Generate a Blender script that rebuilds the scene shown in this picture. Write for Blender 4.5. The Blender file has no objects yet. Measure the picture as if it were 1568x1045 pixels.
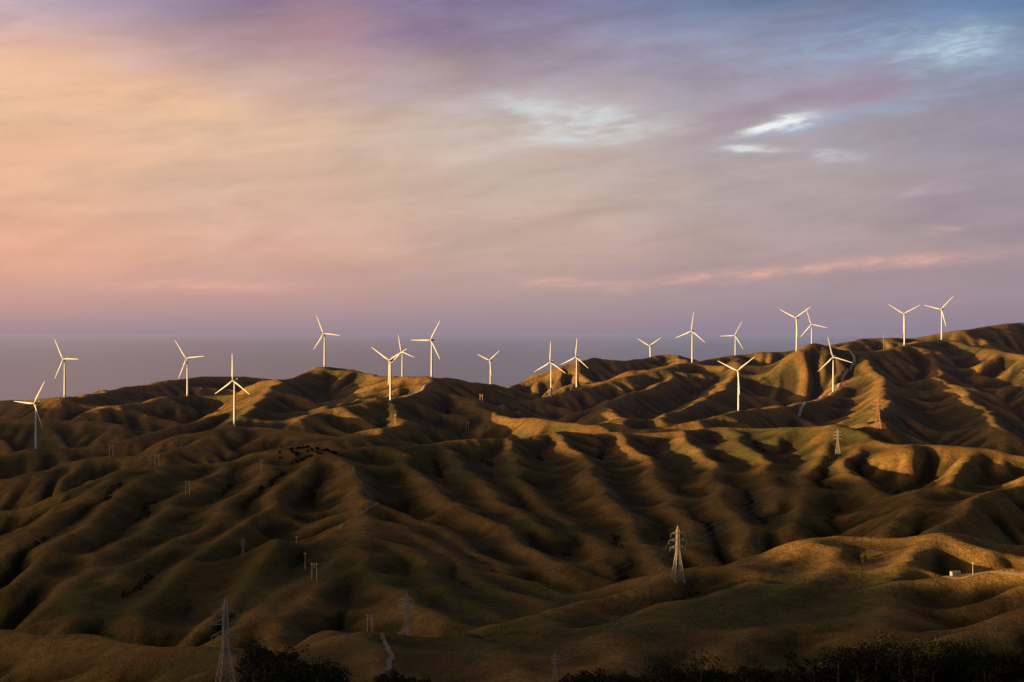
import bpy, math, random, time
import numpy as np
from mathutils import Vector
T0=time.time()
rng=np.random.default_rng(7); random.seed(7)
scene=bpy.context.scene
scene.view_settings.view_transform='Standard'; scene.view_settings.look='None'
scene.view_settings.exposure=0; scene.view_settings.gamma=1
F=2926.0; CX=784.0; HZ=509.0; H=330.0
# image pixel column and row, estimated distance (m) -> world position
def P(px,py,D): return ((px-CX)*D/F, D, H-(py-HZ)*D/F)

# ---------------------------------------------------------------- noise
perm=np.random.default_rng(3).permutation(512)
ang=np.random.default_rng(4).random(512)*2*np.pi
GX,GY=np.cos(ang),np.sin(ang)
def perlin(x,y,seed=0):
    xi=np.floor(x).astype(np.int64); yi=np.floor(y).astype(np.int64)
    xf=x-xi; yf=y-yi
    u=xf**3*(xf*(xf*6-15)+10); v=yf**3*(yf*(yf*6-15)+10)
    def g(a,b):
        h=perm[(perm[(xi+a+seed*31)&511]+yi+b)&511]
        return GX[h]*(xf-a)+GY[h]*(yf-b)
    n0=g(0,0)*(1-u)+g(1,0)*u; n1=g(0,1)*(1-u)+g(1,1)*u
    return (n0*(1-v)+n1*v)*1.4
def fbm(x,y,o=4,seed=0):
    s=0;a=1;t=0
    for i in range(o):
        s=s+a*perlin(x*2**i,y*2**i,seed+i); t+=a; a*=.5
    return s/t

# ---------------------------------------------------------------- ridges
R=[]
def ridge(pts,s=.62,r=18,g=1.): R.append(([P(*p) for p in pts],s,r,g))
# skyline and far ridges
ridge([(-300,640,3500),(-150,625,3600),(0,611,3600),(99,607,3430),(140,602,3600),(185,592,3900),(240,584,4000),(300,576,4100),(370,574,4200),(430,581,4200),(520,590,4200)],.5,24,.8)
ridge([(150,625,3300),(230,612,3400),(287,606,3490),(340,604,3500),(390,603,3450)],.5,24,.8)
ridge([(358,650,2880),(385,618,3150),(405,600,3350),(432,582,3600),(460,571,3750),(490,560,3900),(530,563,3900),(575,572,3700),(620,577,3600),(661,577,3490),(720,584,3700),(760,588,3900),(800,600,3900)],.52,22,.8)
ridge([(460,640,2950),(500,627,3050),(560,620,3100),(597,615,3160),(640,600,3300),(661,577,3490)],.5)
ridge([(740,620,4100),(790,592,4300),(830,568,4400),(880,550,4400),(905,545,4500),(940,550,4500),(975,548,4600),(1020,541,4700),(1060,550,4500)],.5,22,.9)
ridge([(800,620,3650),(844,608,3750),(900,590,3850),(960,575,3950),(1020,562,4050),(1059,551,4150),(1140,540,4300),(1220,535,4300),(1300,522,4400),(1384,516,4500),(1440,508,4500),(1470,503,4500),(1500,501,4600),(1568,492,4700),(1700,488,4700),(1900,500,4700)],.5,24,.9)
ridge([(1250,550,4000),(1320,541,4050),(1384,529,4150),(1441,520,4330),(1500,530,4200),(1600,545,4000)],.5,24,.9)
ridge([(1300,524,4300),(1290,560,4000),(1275,600,3750),(1200,620,3450),(1131,629,3260),(1060,640,3050)],.58,24)
ridge([(1500,503,4600),(1560,570,4000),(1640,620,3500)])
ridge([(1400,520,4400),(1440,570,3900),(1490,610,3500),(1540,650,3100)])
ridge([(1320,545,4050),(1360,590,3600),(1345,630,3100),(1345,656,2750)])
ridge([(661,580,3490),(740,625,3200),(850,640,3000),(930,650,2900)])
ridge([(1059,552,4150),(1000,590,3800),(930,615,3500),(960,640,3100)])
ridge([(1140,545,4250),(1110,590,3800),(1050,620,3400),(1010,640,3100)])
ridge([(530,566,3900),(560,600,3500),(500,625,3100)])
# middle crest
ridge([(480,684,2450),(520,684,2500),(610,680,2600),(690,672,2700),(780,666,2750),(850,657,2800),(960,660,2850),(1050,656,2850),(1110,650,2900),(1180,652,2850),(1260,655,2750),(1320,662,2650),(1400,680,2500),(1500,685,2450),(1568,695,2400),(1700,700,2300),(1900,710,2200)],.5)
for s in [
 [(610,680,2600),(650,720,2350),(720,770,2100),(800,820,1900),(870,860,1730)],
 [(690,672,2700),(720,710,2450),(760,750,2250),(830,800,2020)],
 [(780,666,2750),(790,700,2550),(810,740,2350),(870,790,2150),(940,845,1880)],
 [(850,658,2800),(885,690,2600),(915,730,2350),(960,780,2150),(1000,830,1950),(1020,870,1750)],
 [(960,660,2850),(990,700,2550),(1010,735,2380),(1050,790,2150),(1075,840,1950)],
 [(1050,655,2850),(1085,700,2550),(1110,755,2250),(1150,820,2000)],
 [(1110,650,2900),(1160,690,2600),(1180,730,2380),(1190,770,2200)],
 [(1260,655,2750),(1250,690,2550),(1240,740,2300),(1220,800,2050)],
 [(1320,662,2650),(1300,700,2450),(1330,745,2230),(1340,790,2080)],
 [(1500,685,2450),(1450,720,2250),(1400,760,2100),(1350,800,1950)],
 [(1700,690,2300),(1568,725,2200),(1490,765,2000),(1430,805,1850)],
]: ridge(s,.74,17,.85)
# left
ridge([(-200,690,2900),(-60,700,2850),(0,696,2850),(55,687,2880),(120,683,2900),(200,666,2950),(260,650,3050),(330,632,3150),(390,608,3350)],.5)
ridge([(-200,640,3300),(0,635,3250),(100,640,3200),(180,645,3150)],.5)
ridge([(60,720,2650),(100,703,2700),(170,696,2700),(240,690,2700),(300,672,2800),(358,651,2880),(430,655,2850),(500,662,2780),(560,665,2800),(605,645,3000),(597,616,3150)],.5)
ridge([(-150,790,2300),(0,775,2300),(60,765,2300),(110,745,2300),(170,720,2350),(230,709,2400),(275,706,2450),(340,703,2480),(400,692,2480),(480,683,2450),(540,710,2300),(562,750,2100),(550,800,1850),(560,850,1650),(620,900,1500),(680,945,1380)],.58)
for s in [
 [(110,745,2300),(60,790,2100),(0,820,1950),(-80,860,1800)],
 [(190,716,2370),(130,755,2150),(60,795,2000),(-10,845,1820)],
 [(275,706,2450),(200,745,2200),(130,790,2000),(70,830,1850),(10,890,1680)],
 [(340,703,2480),(290,745,2220),(220,795,2000),(150,845,1830),(90,900,1640),(30,950,1480)],
 [(400,690,2500),(370,740,2220),(310,790,2010),(230,845,1800),(160,900,1620),(90,955,1450)],
 [(480,684,2450),(440,725,2250),(400,770,2020),(330,825,1830),(270,880,1660),(190,940,1480)],
 [(550,795,1870),(460,825,1780),(390,870,1630),(320,930,1450)],
 [(556,820,1760),(500,850,1660),(430,900,1520),(370,950,1380)],
 [(560,850,1650),(510,885,1550),(460,930,1420),(420,960,1340)],
 [(562,750,2100),(650,790,1950),(740,840,1780),(850,890,1600),(920,912,1480)],
 [(555,775,1980),(640,815,1820),(720,862,1680),(800,905,1530),(850,930,1450)],
 [(553,800,1850),(630,845,1690),(700,890,1560),(760,930,1430)],
]: ridge(s,.78,13,.85)
# foreground
ridge([(-250,945,1150),(-100,950,1150),(0,955,1150),(100,962,1120),(200,975,1080),(300,985,1030),(380,1000,980),(430,1030,940)],.42,30,.7)
ridge([(470,990,1120),(500,972,1180),(560,962,1200),(640,967,1200),(720,960,1250),(800,938,1300),(870,926,1330),(950,912,1380),(1050,882,1450),(1110,862,1500),(1180,850,1520),(1230,826,1550),(1300,812,1580),(1370,817,1550),(1440,812,1520),(1500,828,1480),(1568,846,1450),(1700,860,1400),(1900,860,1400)],.52,26,.9)
ridge([(1180,852,1520),(1130,900,1350),(1070,945,1200),(980,990,1090),(900,1030,1000)],.5,26,.9)
ridge([(1300,816,1580),(1270,860,1450),(1210,900,1320),(1130,945,1200)],.5,22,.9)
ridge([(1440,816,1520),(1390,862,1400),(1310,910,1280),(1210,955,1170),(1080,1000,1070)],.5,26,.9)
ridge([(1900,850,1200),(1700,860,1250),(1568,866,1280),(1465,877,1300),(1390,888,1300),(1350,930,1200),(1290,970,1110)],.46,30,.8)
ridge([(1750,880,1080),(1568,935,1070),(1450,965,1050),(1330,1000,1000)],.46,30,.8)
ridge([(560,962,1200),(560,1000,1080),(600,1040,980)],.42,24,.9)
ridge([(720,960,1250),(740,1000,1100),(800,1040,980)],.42,24,.9)
ridge([(850,932,1320),(860,975,1180),(850,1020,1040)],.42,24,.9)
ridge([(940,1060,880),(1100,1062,870),(1250,1055,870),(1420,1045,880),(1600,1030,900),(1800,1030,900)],.4,40,.3)
ridge([(200,1070,860),(380,1062,880),(520,1064,880),(640,1064,900)],.4,30,.3)
# out-of-view hills; the left one is added to block the low sun
R.append(([(-1300,-300,300),(-1150,300,298),(-1120,650,284),(-1120,900,258),(-1140,1150,276),(-1180,1500,292),(-1300,2000,278),(-1400,2300,282),(-1650,2900,272),(-1950,3500,284),(-2250,4200,286)],.5,40,.8))
R.append(([(900,400,200),(1100,1000,210),(1300,1800,215),(1600,2600,230),(2000,3500,280)],.5,40,1.))
# hill the photographer stands on
R.append(([(-600,-350,300),(-200,-60,318),(0,-20,326.5),(150,-60,320),(600,-300,300)],.6,18,.3))

def smooth(pts,n=5):
    p=np.array(pts,float); out=[]
    q=np.vstack([2*p[0]-p[1],p,2*p[-1]-p[-2]])
    for i in range(1,len(q)-2):
        for t in np.arange(n)/n:
            out.append(.5*((2*q[i])+(-q[i-1]+q[i+1])*t+(2*q[i-1]-5*q[i]+4*q[i+1]-q[i+2])*t*t+(-q[i-1]+3*q[i]-3*q[i+1]+q[i+2])*t**3))
    out.append(p[-1]); return np.array(out)

X0,X1,Y0,Y1=-2900.,2700.,-300.,6300.
C=10.0
xs=np.arange(X0,X1+1,C); ys=np.arange(Y0,Y1+1,C)
gx,gy=np.meshgrid(xs,ys)
wx=gx+26*fbm(gx/190,gy/190,4,11); wy=gy+26*fbm(gx/190,gy/190,4,17)
floor=60-60*np.clip((gy-4600)/1200,0,1)-90*np.clip((gy-5200)/900,0,1)+12*fbm(gx/600,gy/600,2,5)
floor=floor-25*np.clip((2400-gy)/1500,0,1)
wn1=fbm(gx/170,gy/170,3,61); wn2=fbm(gx/500,gy/500,2,67); wn3=fbm(gx/330,gy/330,2,71)
base=floor.copy()
for ri,(pts,s,r,gam) in enumerate(R):
    q=smooth(pts,4)
    lo=q.min(0)-520; hi=q.max(0)+520
    i0=max(0,int((lo[0]-X0)/C)); i1=min(len(xs),int((hi[0]-X0)/C)+1)
    j0=max(0,int((lo[1]-Y0)/C)); j1=min(len(ys),int((hi[1]-Y0)/C)+1)
    if i1<=i0 or j1<=j0: continue
    sh=(j1-j0,i1-i0)
    best=np.full(sh,-1e3); bs=np.zeros(sh); bd=np.zeros(sh); arc=0
    for a,b in zip(q[:-1],q[1:]):
        d=b-a; L=d[0]**2+d[1]**2+1e-6; Ls=math.sqrt(L); mg=450
        ii0=max(0,int((min(a[0],b[0])-mg-X0)/C)-i0); ii1=min(i1,int((max(a[0],b[0])+mg-X0)/C)+1)-i0
        jj0=max(0,int((min(a[1],b[1])-mg-Y0)/C)-j0); jj1=min(j1,int((max(a[1],b[1])+mg-Y0)/C)+1)-j0
        if ii1<=ii0 or jj1<=jj0: arc+=Ls; continue
        sl=(slice(jj0,jj1),slice(ii0,ii1))
        ax=wx[j0:j1,i0:i1][sl]; ay=wy[j0:j1,i0:i1][sl]
        t=np.clip(((ax-a[0])*d[0]+(ay-a[1])*d[1])/L,0,1)
        ex=ax-a[0]-t*d[0]; ey=ay-a[1]-t*d[1]
        dist=np.sqrt(ex*ex+ey*ey); side=np.sign(ex*d[1]-ey*d[0])
        v=a[2]+t*d[2]-s*(np.sqrt(dist*dist+r*r)-r)
        m=v>best[sl]
        best[sl]=np.where(m,v,best[sl]); bs[sl]=np.where(m,arc+t*Ls,bs[sl]); bd[sl]=np.where(m,dist*side,bd[sl])
        arc+=Ls
    # spurs and hollows running down off the crest
    ad=np.abs(bd); so_=np.sign(bd)*37+ri*13.7
    W3=wn3[j0:j1,i0:i1]; W1=wn1[j0:j1,i0:i1]
    bw=bs+ad*2.4*wn2[j0:j1,i0:i1]+26*W1+80*W3-ad*.35
    sp1=np.abs(perlin(bw/118+so_,ad/430+so_,51)); sp2=np.abs(perlin(bw/50+so_,ad/170,53))
    amp=np.clip((ad-6)/90,0,1)*(.65+1.2*np.clip(W1+.3,0,1))
    best=best+gam*(amp*32*(sp1*1.9-.45)+amp*13*np.clip(.5+2.6*W3,0,1)*(sp2*1.9-.4))
    base[j0:j1,i0:i1]=np.maximum(base[j0:j1,i0:i1],best)
def up(z):
    h,w=z.shape
    o=np.zeros((2*h-1,2*w-1)); o[::2,::2]=z
    zp=np.pad(z,((1,1),(0,0)),mode='edge'); o[1::2,::2]=(-zp[:-3]+9*zp[1:-2]+9*zp[2:-1]-zp[3:])/16
    e=o[:,::2]; ep=np.pad(e,((0,0),(1,1)),mode='edge'); o[:,1::2]=(-ep[:,:-3]+9*ep[:,1:-2]+9*ep[:,2:-1]-ep[:,3:])/16
    return o
Z=up(base); c=C/2
h,w=Z.shape
gx,gy=np.meshgrid(X0+np.arange(w)*c,Y0+np.arange(h)*c)
Z=Z+3.5*fbm(gx/75,gy/75,4,21)+2*(np.abs(perlin(gx/95+3,gy/95,31))-.3)
Z=Z+rng.normal(0,.45,Z.shape)
# ---------------------------------------------------------------- stream erosion + hillslope creep
idx=np.arange(h*w).reshape(h,w)
nb=[(-1,-1),(-1,0),(-1,1),(0,-1),(0,1),(1,-1),(1,0),(1,1)]
A=np.ones(h*w)
for it in range(44):
    Zp=np.pad(Z,1,mode='edge')
    best=np.zeros_like(Z); rc=idx.copy()
    for dj,di in nb:
        dd=c*math.hypot(dj,di)
        sl=(Z-Zp[1+dj:1+dj+h,1+di:1+di+w])/dd
        m=sl>best
        best[m]=sl[m]; rc[m]=(idx+(dj*w+di))[m]
    rc=np.clip(rc,0,h*w-1).ravel()
    self_=rc==idx.ravel()
    for _ in range(4 if it else 30):
        wgt=np.where(self_,0,A)
        A=1+np.bincount(rc,weights=wgt,minlength=h*w)
    zr=Z.ravel(); drop=np.maximum(zr-zr[rc],0)
    e=np.minimum(.18*np.sqrt(np.minimum(A,900))*best.ravel(),.6*drop)
    Z=Z-e.reshape(h,w)
    Zp=np.pad(Z,1,mode='edge')
    Z=Z+.045*(Zp[2:,1:-1]+Zp[:-2,1:-1]+Zp[1:-1,2:]+Zp[1:-1,:-2]-4*Z)
Alog=np.log(np.maximum(A,1)).reshape(h,w)
def blur(g,n):
    for _ in range(n):
        lp=np.pad(g,1,mode='edge'); g=(lp[2:,1:-1]+lp[:-2,1:-1]+lp[1:-1,2:]+lp[1:-1,:-2]+2*g)/6
    return g
Zp=np.pad(Z,1,mode='edge')
lap=blur(Zp[2:,1:-1]+Zp[:-2,1:-1]+Zp[1:-1,2:]+Zp[1:-1,:-2]-4*Z,3)
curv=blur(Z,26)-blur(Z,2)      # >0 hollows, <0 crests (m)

# ---------------------------------------------------------------- turbines / towers data
TUR=[(55,618,2880,34),(99,550,3430,-30),(287,549,3490,-36),(359,583,2880,0),(497,511,3900,-24),(598,552,3160,-58),
(616,539,4500,-12),(661,521,3490,30),(751,552,4900,52),(844,555,3750,2),(883,547,4150,6),(996,530,5000,58),(1060,507,4150,8),
(1126,514,4900,28),(1131,568,3260,54),(1220,487,4000,56),(1243,497,4600,-18),(1276,547,3750,-14),(1385,481,4150,62),(1442,474,4330,44)]
HUB=68.0
def cub(t):
    return (-.5*t+t*t-.5*t**3, 1-2.5*t*t+1.5*t**3, .5*t+2*t*t-1.5*t**3, -.5*t*t+.5*t**3)
def sample(G,x,y):
    fx=np.clip((np.asarray(x,float)-X0)/c,1,w-3.001); fy=np.clip((np.asarray(y,float)-Y0)/c,1,h-3.001)
    i=fx.astype(int); j=fy.astype(int); wx_=cub(fx-i); wy_=cub(fy-j)
    s=0
    for b in range(4):
        row=0
        for a in range(4): row=row+wx_[a]*G[j+b-1,i+a-1]
        s=s+wy_[b]*row
    return s
PYL=[(345,1062,900,44),(623,993,1230,36),(1038,890,1420,41),(1283,697,2560,36),(1345,658,2720,48),(372,851,1700,17),(850,1042,1000,15)]
anch=[]
for (px,py,D,a) in TUR:
    x,y,z=P(px,py,D); anch.append((x,y,z-HUB,80))
for (px,py,D,hh) in PYL:
    x,y,z=P(px,py,D); anch.append((x,y,z,45))
for _ in range(3):
    for x,y,z,rad in anch:
        dlt=z-float(sample(Z,x,y))
        Z=Z+dlt*np.exp(-((gx-x)**2+(gy-y)**2)/(2*rad*rad))
def ground(x,y):
    x=np.asarray(x,float); y=np.asarray(y,float)
    z=sample(Z,x,y)
    return z+.7*fbm(x/18,y/18,3,41)+1.0*fbm(x/50,y/50,2,47)

# ---------------------------------------------------------------- node helpers
def new_mat(name):
    m=bpy.data.materials.new(name); m.use_nodes=True
    nt=m.node_tree; b=nt.nodes['Principled BSDF']; return m,nt,b
class NB:
    def __init__(s,nt): s.nt=nt
    def n(s,t,**k):
        x=s.nt.nodes.new(t)
        for a,b in k.items(): setattr(x,a,b)
        return x
    def put(s,sock,v):
        if isinstance(v,bpy.types.NodeSocket): s.nt.links.new(v,sock)
        else: sock.default_value=v
    def m(s,op,a,b=0.,c_=0.,clamp=False):
        x=s.n('ShaderNodeMath',operation=op,use_clamp=clamp)
        s.put(x.inputs[0],a); s.put(x.inputs[1],b); s.put(x.inputs[2],c_); return x.outputs[0]
    def mix(s,f,a,b,bt='MIX'):
        x=s.n('ShaderNodeMix',data_type='RGBA',blend_type=bt)
        s.put(x.inputs[0],f); s.put(x.inputs[6],a); s.put(x.inputs[7],b); return x.outputs[2]
    def mr(s,v,a,b,c_=0.,d=1.,it='SMOOTHSTEP'):
        x=s.n('ShaderNodeMapRange',interpolation_type=it)
        s.put(x.inputs[0],v); s.put(x.inputs[1],a); s.put(x.inputs[2],b); s.put(x.inputs[3],c_); s.put(x.inputs[4],d); return x.outputs[0]
    def noise(s,vec,scale,detail=4,rough=.55,dist=0.):
        x=s.n('ShaderNodeTexNoise'); s.put(x.inputs['Vector'],vec); x.inputs['Scale'].default_value=scale
        x.inputs['Detail'].default_value=detail; x.inputs['Roughness'].default_value=rough; x.inputs['Distortion'].default_value=dist
        return x.outputs['Fac']
def lin(c3):
    return tuple(((v/255)/12.92 if v/255<=.04045 else ((v/255+.055)/1.055)**2.4) for v in c3)+(1.,)

# ---------------------------------------------------------------- terrain mesh
def mesh_obj(name,V,Fq,mats=(),smooth_=True,midx=None):
    me=bpy.data.meshes.new(name)
    V=np.asarray(V,np.float32); Fq=np.asarray(Fq,np.int32); k=Fq.shape[1]
    me.vertices.add(len(V)); me.vertices.foreach_set('co',V.ravel())
    me.loops.add(Fq.size); me.loops.foreach_set('vertex_index',Fq.ravel())
    me.polygons.add(len(Fq)); me.polygons.foreach_set('loop_start',np.arange(0,Fq.size,k,dtype=np.int32))
    me.polygons.foreach_set('loop_total',np.full(len(Fq),k,np.int32))
    if smooth_: me.polygons.foreach_set('use_smooth',np.ones(len(Fq),bool))
    if midx is not None: me.polygons.foreach_set('material_index',np.asarray(midx,np.int32))
    me.update(calc_edges=True)
    for m in mats: me.materials.append(m)
    o=bpy.data.objects.new(name,me); scene.collection.objects.link(o); return o
yr=list(np.arange(-290,600,9.0)); y=600.
while y<6200:
    yr.append(y); y+=max(1.9,.0021*y)
yr=np.array(yr); nc=1050
u=np.linspace(-1,1,nc); g=.35*u+.65*u**3
W=np.minimum(1350+.36*np.maximum(yr,0),2680)
mx=W[:,None]*g[None,:]; my=np.repeat(yr[:,None],nc,1)
mz=ground(mx,my)
nr=len(yr)
vi=np.arange(nr*nc).reshape(nr,nc)
Fq=np.stack([vi[:-1,:-1],vi[:-1,1:],vi[1:,1:],vi[1:,:-1]],-1).reshape(-1,4)
gm,nt,b=new_mat('dry_grass_hills'); B=NB(nt)
geo=B.n('ShaderNodeNewGeometry'); pos=geo.outputs['Position']
gul=B.n('ShaderNodeAttribute',attribute_name='gully').outputs['Fac']
dry_shade=B.n('ShaderNodeAttribute',attribute_name='dryness_shade').outputs['Fac']
n1=B.noise(pos,.004,3,.6); n2=B.noise(pos,.02,4,.65); n3=B.noise(pos,.12,4,.7); n4=B.noise(pos,.6,2,.7)
gold=B.mix(B.mr(n2,.35,.65),(.150,.090,.032,1),(.235,.155,.054,1))
green=B.mix(B.mr(n3,.35,.65),(.048,.054,.016,1),(.098,.098,.028,1))
k1=B.m('ADD',B.m('MULTIPLY',n1,.65),B.m('MULTIPLY',n2,.25)); k1=B.m('ADD',k1,B.m('MULTIPLY',B.m('SUBTRACT',.5,dry_shade),.16))
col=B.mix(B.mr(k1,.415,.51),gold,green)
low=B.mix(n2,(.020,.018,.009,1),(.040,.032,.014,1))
col=B.mix(B.mr(B.m('ADD',dry_shade,B.m('MULTIPLY',B.m('SUBTRACT',n3,.5),.6)),.68,.2),col,low)  # hollows darkened: less dry grass, with shade put into the colour too
col=B.mix(B.mr(n3,.35,.7,0,.5),col,(.046,.032,.014,1))
col=B.mix(B.mr(n4,.35,.7,0,.5),col,(.030,.024,.011,1))
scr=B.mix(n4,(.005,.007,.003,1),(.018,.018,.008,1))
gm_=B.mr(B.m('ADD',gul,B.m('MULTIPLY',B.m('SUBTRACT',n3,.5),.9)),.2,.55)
col=B.mix(gm_,col,scr)  # gully scrub, spread wider and darker to imitate shade in the gullies
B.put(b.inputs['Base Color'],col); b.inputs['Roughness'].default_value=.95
b.inputs['Specular IOR Level'].default_value=.05
bp=B.n('ShaderNodeBump'); bp.inputs['Strength'].default_value=.9; bp.inputs['Distance'].default_value=2.0
B.put(bp.inputs['Height'],B.m('ADD',B.m('MULTIPLY',n3,1.2),B.m('MULTIPLY',n4,.5)))
nt.links.new(bp.outputs[0],b.inputs['Normal'])
# haze on the far hills, imitated by a faint glow in the material
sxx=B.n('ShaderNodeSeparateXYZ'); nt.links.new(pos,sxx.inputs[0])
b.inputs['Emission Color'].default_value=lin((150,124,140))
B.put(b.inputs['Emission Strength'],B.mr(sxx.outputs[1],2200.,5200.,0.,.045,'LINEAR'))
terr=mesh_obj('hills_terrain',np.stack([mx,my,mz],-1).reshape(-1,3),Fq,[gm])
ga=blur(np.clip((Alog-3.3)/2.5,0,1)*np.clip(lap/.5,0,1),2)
def setattr_(nm,G):
    gv=np.clip(sample(G,mx,my),0,1)
    at_=terr.data.attributes.new(nm,'FLOAT','POINT'); at_.data.foreach_set('value',gv.ravel().astype(np.float32))
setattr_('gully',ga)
setattr_('dryness_shade',np.clip(.5-curv/9,0,1))

# ---------------------------------------------------------------- sea
sm,nt,b=new_mat('sea_water'); B=NB(nt)
b.inputs['Base Color'].default_value=(.03,.045,.06,1); b.inputs['Roughness'].default_value=.3; b.inputs['IOR'].default_value=1.33
geo=B.n('ShaderNodeNewGeometry')
bp=B.n('ShaderNodeBump'); bp.inputs['Strength'].default_value=.3; bp.inputs['Distance'].default_value=6
B.put(bp.inputs['Height'],B.noise(geo.outputs['Position'],.01,4,.6)); nt.links.new(bp.outputs[0],b.inputs['Normal'])
# mist imitated by a material glow that grows with distance from the origin
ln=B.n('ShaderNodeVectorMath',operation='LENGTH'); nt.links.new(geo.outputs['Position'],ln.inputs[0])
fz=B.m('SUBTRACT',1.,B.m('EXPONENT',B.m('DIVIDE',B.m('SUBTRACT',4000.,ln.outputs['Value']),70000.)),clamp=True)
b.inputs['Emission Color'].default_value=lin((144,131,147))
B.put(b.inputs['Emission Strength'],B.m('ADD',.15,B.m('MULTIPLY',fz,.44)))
nS=96; sv=[(0,0,0)]+[(400000*math.cos(2*math.pi*i/nS),400000*math.sin(2*math.pi*i/nS),0) for i in range(nS)]
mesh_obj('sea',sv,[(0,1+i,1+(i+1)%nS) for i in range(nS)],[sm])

# ---------------------------------------------------------------- primitive builders
class MB:
    def __init__(s): s.v=[];s.f=[];s.mi=[]
    def tube(s,a,b_,r0,r1=None,n=4,mi=0,cap=True):
        r1=r0 if r1 is None else r1
        a=Vector(a);b_=Vector(b_);d=(b_-a).normalized()
        u_=d.orthogonal().normalized(); v_=d.cross(u_)
        k=len(s.v)
        for p,r in ((a,r0),(b_,r1)):
            for i in range(n):
                t=2*math.pi*(i+.5)/n; s.v.append(tuple(p+(u_*math.cos(t)+v_*math.sin(t))*r))
        for i in range(n):
            j=(i+1)%n; s.f.append((k+i,k+j,k+n+j,k+n+i)); s.mi.append(mi)
        if cap: s.f.append(tuple(k+n+i for i in range(n))); s.mi.append(mi); s.f.append(tuple(k+n-1-i for i in range(n))); s.mi.append(mi)
    def box(s,c_,sz,mi=0):
        k=len(s.v)
        for dx in(-.5,.5):
            for dy in(-.5,.5):
                for dz in(-.5,.5): s.v.append((c_[0]+dx*sz[0],c_[1]+dy*sz[1],c_[2]+dz*sz[2]))
        for q in((0,1,3,2),(4,6,7,5),(0,4,5,1),(2,3,7,6),(0,2,6,4),(1,5,7,3)): s.f.append(tuple(k+i for i in q)); s.mi.append(mi)
    def loft(s,rings,mi=0,cap=True):
        k=len(s.v); n=len(rings[0])
        for r in rings: s.v+= [tuple(p) for p in r]
        for a in range(len(rings)-1):
            for i in range(n):
                j=(i+1)%n; s.f.append((k+a*n+i,k+a*n+j,k+(a+1)*n+j,k+(a+1)*n+i)); s.mi.append(mi)
        if cap:
            s.f.append(tuple(k+n-1-i for i in range(n))); s.mi.append(mi)
            s.f.append(tuple(k+(len(rings)-1)*n+i for i in range(n))); s.mi.append(mi)
    def mesh(s,name,mats,sm=False):
        me=bpy.data.meshes.new(name); me.from_pydata(s.v,[],s.f)
        for m in mats: me.materials.append(m)
        me.polygons.foreach_set('material_index',s.mi)
        if sm: me.polygons.foreach_set('use_smooth',[True]*len(s.f))
        me.update(); return me
def obj(name,me,loc=(0,0,0),parent=None,rot=None):
    o=bpy.data.objects.new(name,me); o.location=loc
    if rot: o.rotation_euler=rot
    if parent: o.parent=parent
    scene.collection.objects.link(o); return o
def simple(name,colr,rough=.5,metal=0.,var=.15,sc=.4):
    m,nt,b=new_mat(name); B=NB(nt); tc=B.n('ShaderNodeTexCoord')
    n=B.noise(tc.outputs['Object'],sc,4,.6)
    B.put(b.inputs['Base Color'],B.mix(n,tuple(v*(1-var) for v in colr[:3])+(1,),tuple(min(1,v*(1+var)) for v in colr[:3])+(1,)))
    b.inputs['Roughness'].default_value=rough; b.inputs['Metallic'].default_value=metal; return m
white=simple('turbine_white_paint',(.38,.44,.50),.7,0,.05)
steel=simple('galvanised_steel',(.24,.24,.24),.6,.1,.15)
rust=simple('weathered_steel',(.30,.17,.10),.7,.1,.15)
timber=simple('power_pole_concrete',(.50,.45,.38),.85,0,.15)
gravel=simple('gravel_track',(.15,.12,.085),.95,0,.35,.08)
gravel2=simple('pale_gravel_road',(.34,.31,.28),.95,0,.25,.08)
glassm=simple('insulator_glass',(.10,.12,.12),.3)

# wind turbine parts
def circ(r,z,n=20,cx=0,cy=0): return [(cx+r*math.cos(2*math.pi*i/n),cy+r*math.sin(2*math.pi*i/n),z) for i in range(n)]
m=MB(); m.loft([circ(2.5,-3),circ(2.45,.3)],0); m.loft([circ(2.0,.3),circ(1.9,2),circ(1.55,33),circ(1.15,66.4)],0)
m.box((0,-2.1,1.9),(1.0,.4,2.2),0)
tower_me=m.mesh('tower',[white],True)
m=MB()
def rr(y,wd,hh,zc):
    pts=[]
    for i in range(16):
        t=2*math.pi*i/16; cx_=math.copysign(abs(math.cos(t))**.45,math.cos(t)); cz_=math.copysign(abs(math.sin(t))**.45,math.sin(t))
        pts.append((wd*cx_,y,zc+hh*cz_))
    return pts
m.loft([rr(-2.9,1.2,1.2,0),rr(-2.3,1.7,1.8,.1),rr(2,1.75,1.95,.2),rr(6.5,1.6,1.8,.35),rr(7.6,1.1,1.2,.5)],0)
m.box((0,6.2,2.6),(1.6,.8,.9),0); m.tube((0,6.8,2.2),(0,6.8,4.2),.06,n=6); m.tube((-.5,6.8,3.7),(.5,6.8,3.7),.05,n=6)
nac_me=m.mesh('nacelle',[white],True)
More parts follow.
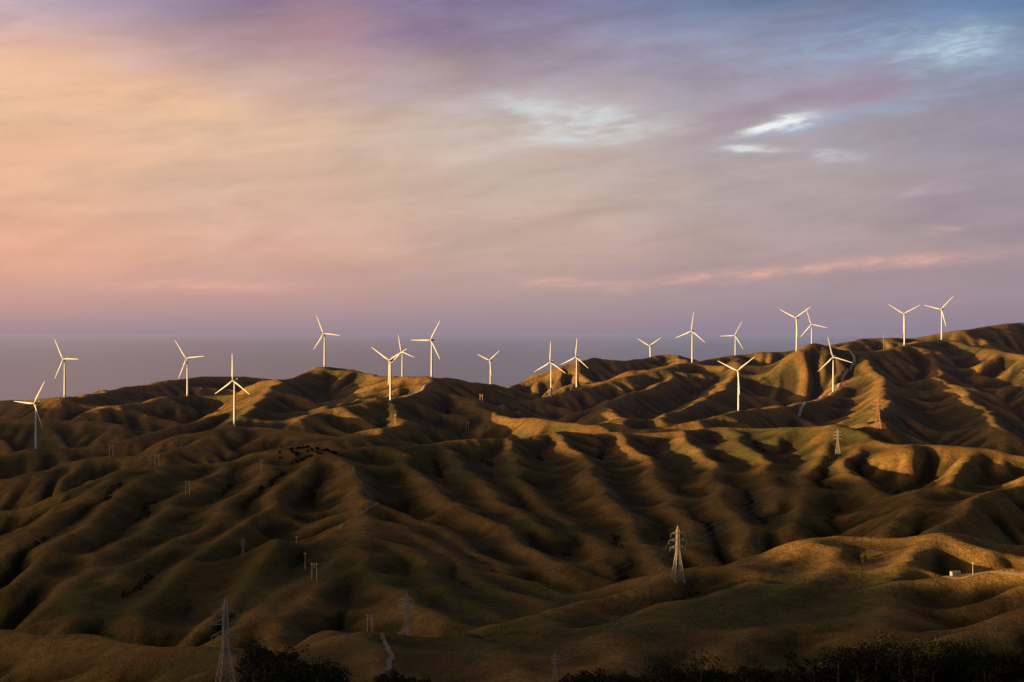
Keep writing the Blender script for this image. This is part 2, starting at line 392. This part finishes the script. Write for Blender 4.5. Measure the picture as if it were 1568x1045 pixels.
# rotor: spinner + 3 lofted, twisted blades (axis = Y)
m=MB()
m.loft([[(r*math.cos(2*math.pi*i/16),yy,r*math.sin(2*math.pi*i/16)) for i in range(16)] for yy,r in((-5.6,.15),(-5.3,.8),(-4.6,1.35),(-3.7,1.6),(-2.9,1.6))],0)
for kb in range(3):
    th=kb*2*math.pi/3; rings=[]
    for rad,ch,tk,tw in((1.2,1.7,1.7,0),(3,1.6,1.6,8),(8,2.7,.9,22),(14,2.4,.55,18),(22,1.9,.38,14),(30,1.4,.28,10),(37,1.0,.16,8),(40.3,.65,.1,7),(41.2,.25,.05,7)):
        ring=[]; tw_=math.radians(tw)
        for i in range(12):
            t=2*math.pi*i/12; cx_=ch/2*math.cos(t); cy_=tk/2*math.sin(t)
            if rad>5: cx_+= -ch*.15
            a_=cx_*math.cos(tw_)-cy_*math.sin(tw_); b_2=cx_*math.sin(tw_)+cy_*math.cos(tw_)
            x_,z_=a_,rad
            ring.append((x_*math.cos(th)+z_*math.sin(th),-4.2+b_2-.0006*rad*rad,-x_*math.sin(th)+z_*math.cos(th)))
        rings.append(ring)
    m.loft(rings,0)
rotor_me=m.mesh('rotor',[white],True)
for (px,py,D,a) in TUR:
    x,y_,z=P(px,py,D)
    e=bpy.data.objects.new('wind_turbine',None); scene.collection.objects.link(e)
    yaw=math.radians(-28+random.uniform(-8,8))
    e.location=(x,y_,z-HUB); e.rotation_euler=(0,0,yaw)
    obj('tower',tower_me,(0,0,0),e); obj('nacelle',nac_me,(0,0,HUB),e)
    obj('rotor',rotor_me,(0,0,HUB),e,(0,math.radians(a),0))

# lattice transmission tower (unit height 40)
def pylon(mat,th=.14):
    m=MB()
    def wd(z): return 4.0-(4.0-1.15)*min(z/22,1)-(.35*max(0,(z-22)/16)) if z<38 else .8
    lv=[0,5,9.5,13.5,17,20,22.5,25,27.5,30,32.5,35,38]
    def cor(z):
        a=wd(z); return [(-a,-a,z),(a,-a,z),(a,a,z),(-a,a,z)]
    for a,b_ in zip(lv[:-1],lv[1:]):
        A_,B_=cor(a),cor(b_)
        for i in range(4):
            j=(i+1)%4
            m.tube(A_[i],B_[i],th*1.25); m.tube(A_[i],B_[j],th*.65); m.tube(A_[j],B_[i],th*.65); m.tube(B_[i],B_[j],th*.65)
    for i in range(4):
        m.tube(cor(38)[i],(0,0,41),th)
    for z,L in((25,6.2),(30,7.2),(35,5.6)):
        for sx in(-1,1):
            a=wd(z); tip=(sx*L,0,z+.3)
            for yy in(-a,a):
                m.tube((sx*a,yy,z),tip,th*.9); m.tube((sx*a,yy,z+2.3),tip,th*.8)
                mid=(sx*(a+L)/2,yy/2,z+.15); m.tube(mid,(sx*(a+L)/2,yy/2,z+1.3),th*.5); m.tube((sx*a,yy,z),(sx*(a+L)/2,yy/2,z+1.3),th*.5)
            m.tube(tip,(sx*L,0,z-2.2),.12,n=6,mi=1)
            for q in range(5): m.tube((sx*L,0,z-.2-q*.4),(sx*L,0,z-.35-q*.4),.26,n=8,mi=1)
    return m.mesh('transmission_tower',[mat,glassm])
pyl_me=pylon(steel); pyl_rust=pylon(rust,.22); pyl_far=pylon(steel,.18)
pl=[]
for i,(px,py,D,hh) in enumerate(PYL):
    x,y_,z=P(px,py,D)
    me=pyl_rust if i==4 else (pyl_far if i==3 else pyl_me)
    o=obj('transmission_tower',me,(x,y_,float(ground(x,y_))-.8)); s_=hh/40; o.scale=(s_,s_,s_); o.rotation_euler=(0,0,random.uniform(-.5,.5)); pl.append(o)

# H-frame power poles
def pole(twin):
    m=MB(); hh=13
    for x_ in ((-1.8,1.8) if twin else (0,)):
        m.tube((x_,0,-1.5),(x_,0,hh),.24,.17,8)
    z=hh-1.2
    m.box((0,.27,z),(6.0 if twin else 3.0,.2,.28))
    for x_ in ((-2.7,0,2.7) if twin else (-1.3,0,1.3)):
        m.tube((x_,.27,z+.14),(x_,.27,z+.7),.09,n=6,mi=1)
    if twin: m.tube((-1.8,0,z-3.5),(1.8,0,z),.08); m.tube((1.8,0,z-3.5),(-1.8,0,z),.08)
    else: m.tube((0,.1,z-1.2),(1.1,.27,z-.1),.05); m.tube((0,.1,z-1.2),(-1.1,.27,z-.1),.05)
    return m.mesh('power_pole',[timber,glassm])
pt,ps=pole(True),pole(False)
for (px,D,tw,hh) in [(566,1195,1,11),(481,1560,1,15),(467,1650,0,15),(454,1800,0,15),(474,2700,1,14),(400,2350,0,16),(361,2650,0,16),(605,3000,0,16),(716,3150,1,15),(737,3300,1,15),(287,2200,1,16),(240,2420,1,18),(170,2700,1,18),(455,2900,0,15),(1490,1290,0,9)]:
    x=(px-CX)*D/F
    o=obj('power_pole',pt if tw else ps,(x,D,float(ground(x,D)))); o.scale=(hh/13,)*3; o.rotation_euler=(0,0,random.uniform(-.4,.4))
# met mast
x,y_,z=P(1353,520,4300); z=float(ground(x,y_))
m=MB()
for i in range(3):
    t=2*math.pi*i/3; m.tube((.6*math.cos(t),.6*math.sin(t),0),(.35*math.cos(t),.35*math.sin(t),56),.12)
    for q in range(28):
        t2=2*math.pi*(i+1)/3; m.tube((.6*math.cos(t),.6*math.sin(t),q*2),(.55*math.cos(t2),.55*math.sin(t2),q*2+2),.05)
    m.tube((0,0,52),(28*math.cos(t),28*math.sin(t),-3),.03)
obj('meteorological_mast',m.mesh('meteorological_mast',[steel]),(x,y_,z))

# conductors
cu=bpy.data.curves.new('power_line','CURVE'); cu.dimensions='3D'; cu.bevel_depth=.035
bpy.context.view_layer.update()
def span(a,b_,sag):
    sp=cu.splines.new('POLY'); n=16; sp.points.add(n)
    for i in range(n+1):
        t=i/n; p=Vector(a).lerp(Vector(b_),t); p.z-=4*sag*t*(1-t); sp.points[i].co=(*p,1)
for ia,ib in((0,1),(1,2),(2,3),(3,4),(6,2)):
    for z,L in((25,6.2),(30,7.2),(35,5.6)):
        for sx in(-1,1):
            lp=Vector((sx*L,0,z-2.2)); span(pl[ia].matrix_world@lp,pl[ib].matrix_world@lp,14)
lm=simple('conductor',(.2,.2,.2),.5,.5); cu.materials.append(lm)
obj('power_line',cu)

# farm shed on the right-hand ridge
hx,hy,_=P(1463,875,1300); hz=float(ground(hx,hy))
e=bpy.data.objects.new('farm_shed',None); scene.collection.objects.link(e); e.location=(hx,hy,hz); e.rotation_euler=(0,0,.3); e.scale=(.7,.7,.7)
wallm=simple('shed_wall_paint',(.24,.23,.21),.7); roofm=simple('shed_iron_roof',(.20,.20,.21),.5,.2); darkm=simple('window_glass',(.03,.035,.04),.15)
m=MB(); m.box((0,0,1.0),(9,5,3.6)); obj('walls',m.mesh('walls',[wallm]),(0,0,0),e)
m=MB()
for s_ in(-1,1):
    m.v+=[(-4.9,s_*2.9,2.75),(4.9,s_*2.9,2.75),(4.9,0,4.2),(-4.9,0,4.2),(-4.9,s_*2.9,2.9),(4.9,s_*2.9,2.9),(4.9,0,4.35),(-4.9,0,4.35)]
    k=len(m.v)-8
    for q in((0,1,2,3),(4,5,6,7),(0,1,5,4),(1,2,6,5),(0,3,7,4)): m.f.append(tuple(k+i for i in q)); m.mi.append(0)
obj('roof',m.mesh('roof',[roofm]),(0,0,0),e)
m=MB()
for s_ in (-1,1):
    k=len(m.v); m.v+=[(s_*4.49,-2.5,2.79),(s_*4.49,2.5,2.79),(s_*4.49,0,4.19)]; m.f.append((k,k+1,k+2)); m.mi.append(0)
obj('gables',m.mesh('gables',[wallm]),(0,0,0),e)
m=MB(); m.box((-2.5,-2.53,1.7),(1.4,.1,1)); m.box((2.2,-2.53,1.7),(1.4,.1,1)); obj('windows',m.mesh('windows',[darkm]),(0,0,0),e)
m=MB(); m.box((0,-2.54,1.2),(1,.1,2.1)); obj('door',m.mesh('door',[roofm]),(0,0,0),e)

# tracks
def track(pts,wd=4,name='gravel_track',mt=None):
    q=smooth([( (px-CX)*D/F, D,0) for px,D in pts],14)[:,:2]
    q=q+np.stack([2*perlin(q[:,0]/30,q[:,1]/30,1),2*perlin(q[:,0]/30,q[:,1]/30,2)],-1)
    t=np.gradient(q,axis=0); t/=np.linalg.norm(t,axis=1)[:,None]; nrm=np.stack([-t[:,1],t[:,0]],-1)
    V=[];n=5
    for k in range(n):
        o_=q+nrm*wd*(k/(n-1)-.5); V.append(np.stack([o_[:,0],o_[:,1],ground(o_[:,0],o_[:,1])+.4],-1))
    V=np.stack(V,1).reshape(-1,3); L=len(q); I=np.arange(L*n).reshape(L,n)
    mesh_obj(name,V,np.stack([I[:-1,:-1],I[:-1,1:],I[1:,1:],I[1:,:-1]],-1).reshape(-1,4),[mt or gravel])
track([(538,2330),(545,2240),(565,2150),(590,2080),(560,1980),(520,1900)],3)
track([(1300,4060),(1308,3980),(1290,3880),(1275,3760),(1240,3600),(1222,3480)],5,'gravel_road',gravel2)
track([(598,3180),(625,3240),(640,3320),(661,3450)],5,'gravel_road',gravel2)
track([(1380,1310),(1420,1312),(1463,1292),(1520,1285),(1600,1265)],3)
track([(408,1330),(415,1290),(440,1260),(470,1200)],3)
track([(585,1190),(595,1130),(600,1080),(590,1030)],3)

# ---------------------------------------------------------------- vegetation
leafm,nt,b=new_mat('bush_foliage'); B=NB(nt); geo=B.n('ShaderNodeNewGeometry')
B.put(b.inputs['Base Color'],B.mix(B.mr(B.noise(geo.outputs['Position'],.35,3,.6),.35,.65),(.009,.012,.006,1),(.026,.028,.012,1)))
b.inputs['Roughness'].default_value=.8; b.inputs['Specular IOR Level'].default_value=.1
barkm=simple('bark',(.09,.065,.045),.9)
def foliage(centers,radii,nper,leaf,r_=rng):
    n=len(centers)*nper
    c0=np.repeat(centers,nper,0); r0=np.repeat(radii,nper,0)
    d=r_.normal(size=(n,3)); d/=np.linalg.norm(d,axis=1)[:,None]
    p=c0+d*r0*(r_.random((n,1))**.35)
    a=r_.normal(size=(n,3)); a/=np.linalg.norm(a,axis=1)[:,None]
    b_=np.cross(a,r_.normal(size=(n,3))); b_/=np.linalg.norm(b_,axis=1)[:,None]
    s_=leaf*(.5+r_.random((n,1)))
    V=np.stack([p-a*s_,p-b_*s_*.6,p+a*s_,p+b_*s_*.6],1).reshape(-1,3)
    return V
def veg(name,spots,nclump,nper,leaf,trunk=True):
    cs=[];rs=[];tb=MB()
    for x,y_,hh in spots:
        z=float(ground(x,y_)); Rr=hh*random.uniform(.32,.5)
        for k in range(nclump):
            a=random.uniform(0,6.28); rad=Rr*random.random()**.6; zz=z+hh*random.uniform(.25,.92)*(1-.25*rad/Rr)
            q=(x+rad*math.cos(a),y_+rad*math.sin(a),zz); cs.append(q); s_=hh*random.uniform(.12,.24); rs.append((s_*1.2,s_*1.2,s_*.8))
            if trunk and k<5: tb.tube((x,y_,z+hh*.25),q,hh*.018,hh*.005,5,cap=False)
        if trunk: tb.tube((x,y_,z-.5),(x,y_,z+hh*.6),hh*.035,hh*.015,6,cap=False)
    V=foliage(np.array(cs),np.array(rs),nper,leaf)
    Fq=np.arange(len(V)).reshape(-1,4); mi=np.zeros(len(Fq),int)
    if trunk:
        tf=[f for f in tb.f]; k=len(V); V=np.vstack([V,np.array(tb.v)]); tf=np.array(tf)+k; Fq=np.vstack([Fq,tf]); mi=np.concatenate([mi,np.ones(len(tf),int)])
    mesh_obj(name,V,Fq,[leafm,barkm],False,mi)
sp=[]
def strip(x0,x1,D0,D1,n,h0,h1):
    for _ in range(n):
        px=random.uniform(x0,x1); D=random.uniform(D0,D1); sp.append(((px-CX)*D/F,D,random.uniform(h0,h1)))
strip(1000,1110,880,980,60,15,24); strip(1110,1300,870,950,75,11,17); strip(1280,1480,870,970,100,16,27); strip(1480,1620,870,960,60,9,16)
strip(380,520,870,950,60,12,19); strip(590,660,890,930,16,9,13); strip(700,770,890,940,18,9,13); strip(860,1000,880,940,36,9,14)
strip(180,300,870,900,12,4,7)
veg('tree_thicket',sp,11,62,.55)
gs=[]
cand=np.argwhere((ga>.35)&(gy>1000)&(gy<3300)&(np.abs(gx)<.34*gy))
rng.shuffle(cand)
dens=fbm(gx/300,gy/300,2,77)
for j,i in cand:
    if dens[j,i]<.10: continue
    gs.append((X0+i*c+random.uniform(-4,4),Y0+j*c+random.uniform(-4,4),random.uniform(1.8,4.5)))
    if len(gs)>=1500: break
if gs: veg('gully_scrub',gs,5,22,.5,False)
kn=[]
for _ in range(70):
    px=random.gauss(480,22); D=random.uniform(2400,2470); kn.append(((px-CX)*D/F,D,random.uniform(3,5)))
veg('hilltop_shrubs',kn,6,30,.6,False)

# ---------------------------------------------------------------- sun and sky
SAZ=math.radians(-112); SEL=math.radians(4.3)
sd=Vector((math.sin(SAZ)*math.cos(SEL),math.cos(SAZ)*math.cos(SEL),math.sin(SEL)))
sl=bpy.data.lights.new('sun','SUN'); sl.energy=15; sl.angle=math.radians(.6); sl.color=(1,.56,.19)
so=bpy.data.objects.new('sun',sl); so.rotation_euler=sd.to_track_quat('Z','Y').to_euler(); so.location=(-500,-200,900); scene.collection.objects.link(so)
wd_=bpy.data.worlds.new('sky'); scene.world=wd_; wd_.use_nodes=True; nt=wd_.node_tree; B=NB(nt)
try:
    wd_.cycles.sampling_method='MANUAL'; wd_.cycles.sample_map_resolution=256
except Exception as ex: print(ex)
bg=nt.nodes['Background']
tc=B.n('ShaderNodeTexCoord'); dirv=tc.outputs['Generated']
sx=B.n('ShaderNodeSeparateXYZ'); nt.links.new(dirv,sx.inputs[0]); dx,dy,dz=sx.outputs
hl=B.m('SQRT',B.m('ADD',B.m('MULTIPLY',dx,dx),B.m('MULTIPLY',dy,dy)))
U=B.m('DIVIDE',B.m('DIVIDE',dx,hl),.259)       # azimuth
V=B.m('DIVIDE',B.m('DIVIDE',dz,hl),.174)       # elevation, 0 horizon .. 1 at ten degrees
cv=B.n('ShaderNodeCombineXYZ'); B.put(cv.inputs[0],U); B.put(cv.inputs[1],B.m('SUBTRACT',B.m('MULTIPLY',V,2.6),B.m('MULTIPLY',U,.35)))
cvec=cv.outputs[0]
na=B.noise(cvec,1.1,2,.55,.6)
nb_=B.noise(cvec,2.6,5,.6,.4)
cv2=B.n('ShaderNodeCombineXYZ'); B.put(cv2.inputs[0],B.m('ADD',B.m('MULTIPLY',U,1.8),7.3)); B.put(cv2.inputs[1],B.m('SUBTRACT',B.m('MULTIPLY',V,5.),B.m('MULTIPLY',U,.8)))
nf=B.noise(cv2.outputs[0],2.3,5,.6,.3)
ng=B.noise(cv2.outputs[0],7.0,4,.62,.5)
Vw=B.m('ADD',V,B.m('MULTIPLY',B.m('SUBTRACT',na,.5),.28))
Uw=B.m('ADD',U,B.m('MULTIPLY',B.m('SUBTRACT',nb_,.5),.5))
amt=B.mr(V,0,.35); Vw=B.m('ADD',B.m('MULTIPLY',Vw,amt),B.m('MULTIPLY',V,B.m('SUBTRACT',1,amt)))
t=B.mr(Uw,-1,1,0,1,'LINEAR')
rows=[(0,[(164,138,147),(157,136,148),(151,134,149),(146,132,149),(141,129,148)]),
(.1,[(202,156,147),(191,153,149),(176,151,151),(165,146,152),(158,140,150)]),
(.22,[(229,172,146),(215,170,151),(195,165,154),(178,155,155),(165,146,152)]),
(.42,[(230,183,152),(216,179,156),(200,176,161),(177,163,161),(158,146,156)]),
(.62,[(232,188,154),(221,187,161),(198,181,171),(172,161,169),(146,144,163)]),
(.80,[(230,184,155),(194,163,158),(165,151,166),(152,151,173),(134,149,175)]),
(1.0,[(186,168,186),(144,122,149),(132,123,154),(112,131,165),(94,126,168)])]
def ramp(cols):
    r=B.n('ShaderNodeValToRGB'); r.color_ramp.interpolation='EASE'
    e=r.color_ramp.elements
    e[0].position=0; e[0].color=lin(cols[0]); e[1].position=1; e[1].color=lin(cols[-1])
    for k in range(1,4): q=e.new(k/4); q.color=lin(cols[k])
    B.put(r.inputs[0],t); return r.outputs[0]
cur=None
for k,(v0,cols) in enumerate(rows):
    cc=ramp(cols)
    if cur is None: cur=cc; pv=v0
    else: cur=B.mix(B.mr(Vw,pv,v0,0,1,'LINEAR'),cur,cc); pv=v0
st=B.m('ADD',1,B.m('MULTIPLY',B.m('MULTIPLY',B.m('SUBTRACT',nf,.5),.5),B.mr(V,.02,.3)))
st=B.m('ADD',st,B.m('MULTIPLY',B.m('MULTIPLY',B.m('SUBTRACT',nb_,.5),.9),B.mr(V,.3,1.)))
vm=B.n('ShaderNodeVectorMath',operation='SCALE'); nt.links.new(cur,vm.inputs[0]); B.put(vm.inputs[3],st); cur=vm.outputs[0]
Up=B.m('ADD',U,B.m('MULTIPLY',B.m('SUBTRACT',nb_,.5),.36))
Vp=B.m('ADD',V,B.m('MULTIPLY',B.m('SUBTRACT',nf,.5),.22))
Vq=B.m('ADD',V,B.m('MULTIPLY',B.m('SUBTRACT',nf,.5),.06))
wisp=B.mr(B.m('ADD',B.m('MULTIPLY',ng,.6),B.m('MULTIPLY',nf,.4)),.40,.60)
def patch(px,py,su,sv,colr,s=.7,slope=0.,wf=0.):
    global cur
    U0=(px-784)/784; V0=(509-py)/509; su/=784; sv/=509
    du=B.m('SUBTRACT',Up,U0); dv=B.m('SUBTRACT',B.m('SUBTRACT',Vq if sv<.03 else Vp,V0),B.m('MULTIPLY',du,slope))
    a=B.m('DIVIDE',du,su); b_=B.m('DIVIDE',dv,sv)
    r2=B.m('ADD',B.m('MULTIPLY',a,a),B.m('MULTIPLY',b_,b_))
    g_=B.m('EXPONENT',B.m('MULTIPLY',r2,-.8))
    if wf>0: g_=B.m('MULTIPLY',g_,B.m('ADD',1-wf,B.m('MULTIPLY',wisp,wf)))
    cur=B.mix(B.m('MULTIPLY',g_,s,clamp=True),cur,lin(colr))
patch(170,150,170,34,(244,194,156),.8,-.25,.5)
patch(90,240,160,22,(240,184,152),.6,0,.5)
patch(480,55,90,45,(176,132,142),.7,0,.5)
patch(650,40,80,40,(120,98,134),.55,0,.3)
patch(870,178,110,26,(208,214,217),1.1,-.1,.65)
patch(1270,150,190,20,(158,126,150),.6,.42,.3)
patch(1215,195,44,8,(240,244,242),1.7,.3,.3)
patch(1180,232,40,5,(216,219,222),1.5,0,.35)
patch(1312,240,34,6,(200,202,212),.9,0,.7)
patch(1470,88,60,26,(176,200,216),1.3,.3,.6)
patch(1330,75,150,16,(150,172,202),.75,.2,.8)
patch(1300,185,130,10,(152,168,196),.8,.4,.7)
patch(1410,296,60,8,(186,176,184),.6,.1,.8)
patch(1200,418,220,8,(230,176,160),.85,.13,.7)
patch(1350,400,60,6,(234,178,162),.8,.1,.7)
patch(868,432,54,6,(226,176,162),.9,0,.7)
patch(290,436,110,7,(230,174,154),.7,-.02,.8)
patch(1455,356,22,4,(210,172,166),.8,0,.5)
sk=B.n('ShaderNodeTexSky',sky_type='NISHITA'); sk.sun_disc=False; sk.sun_elevation=SEL; sk.sun_rotation=SAZ%(2*math.pi); sk.altitude=330
vs=B.n('ShaderNodeVectorMath',operation='SCALE'); nt.links.new(sk.outputs[0],vs.inputs[0]); vs.inputs[3].default_value=.05
va=B.n('ShaderNodeVectorMath',operation='ADD'); nt.links.new(vs.outputs[0],va.inputs[0]); va.inputs[1].default_value=(.02,.025,.04)
cur=B.mix(B.mr(V,1.15,2.2),cur,va.outputs[0])
# warm glow added to the unseen sky at left, brightening left-facing slopes
GA=math.radians(-95); GE=math.radians(19)
gd=(math.sin(GA)*math.cos(GE),math.cos(GA)*math.cos(GE),math.sin(GE))
dp=B.n('ShaderNodeVectorMath',operation='DOT_PRODUCT'); nt.links.new(dirv,dp.inputs[0]); dp.inputs[1].default_value=gd
gl=B.m('POWER',B.m('MAXIMUM',dp.outputs['Value'],0.),8.)
vg=B.n('ShaderNodeVectorMath',operation='SCALE'); vg.inputs[0].default_value=(3.1,1.9,.90); B.put(vg.inputs[3],gl)
vz=B.n('ShaderNodeVectorMath',operation='ADD'); nt.links.new(cur,vz.inputs[0]); nt.links.new(vg.outputs[0],vz.inputs[1])
nt.links.new(vz.outputs[0],bg.inputs[0]); bg.inputs[1].default_value=1.0

# ---------------------------------------------------------------- camera
cam=bpy.data.cameras.new('camera'); cam.sensor_width=36; cam.lens=F/1568*36; cam.clip_start=1; cam.clip_end=900000
co=bpy.data.objects.new('camera',cam); co.location=(0,0,H)
co.rotation_euler=(math.radians(90)-math.atan(13.5/F),0,0); scene.collection.objects.link(co); scene.camera=co
print('done',time.time()-T0)
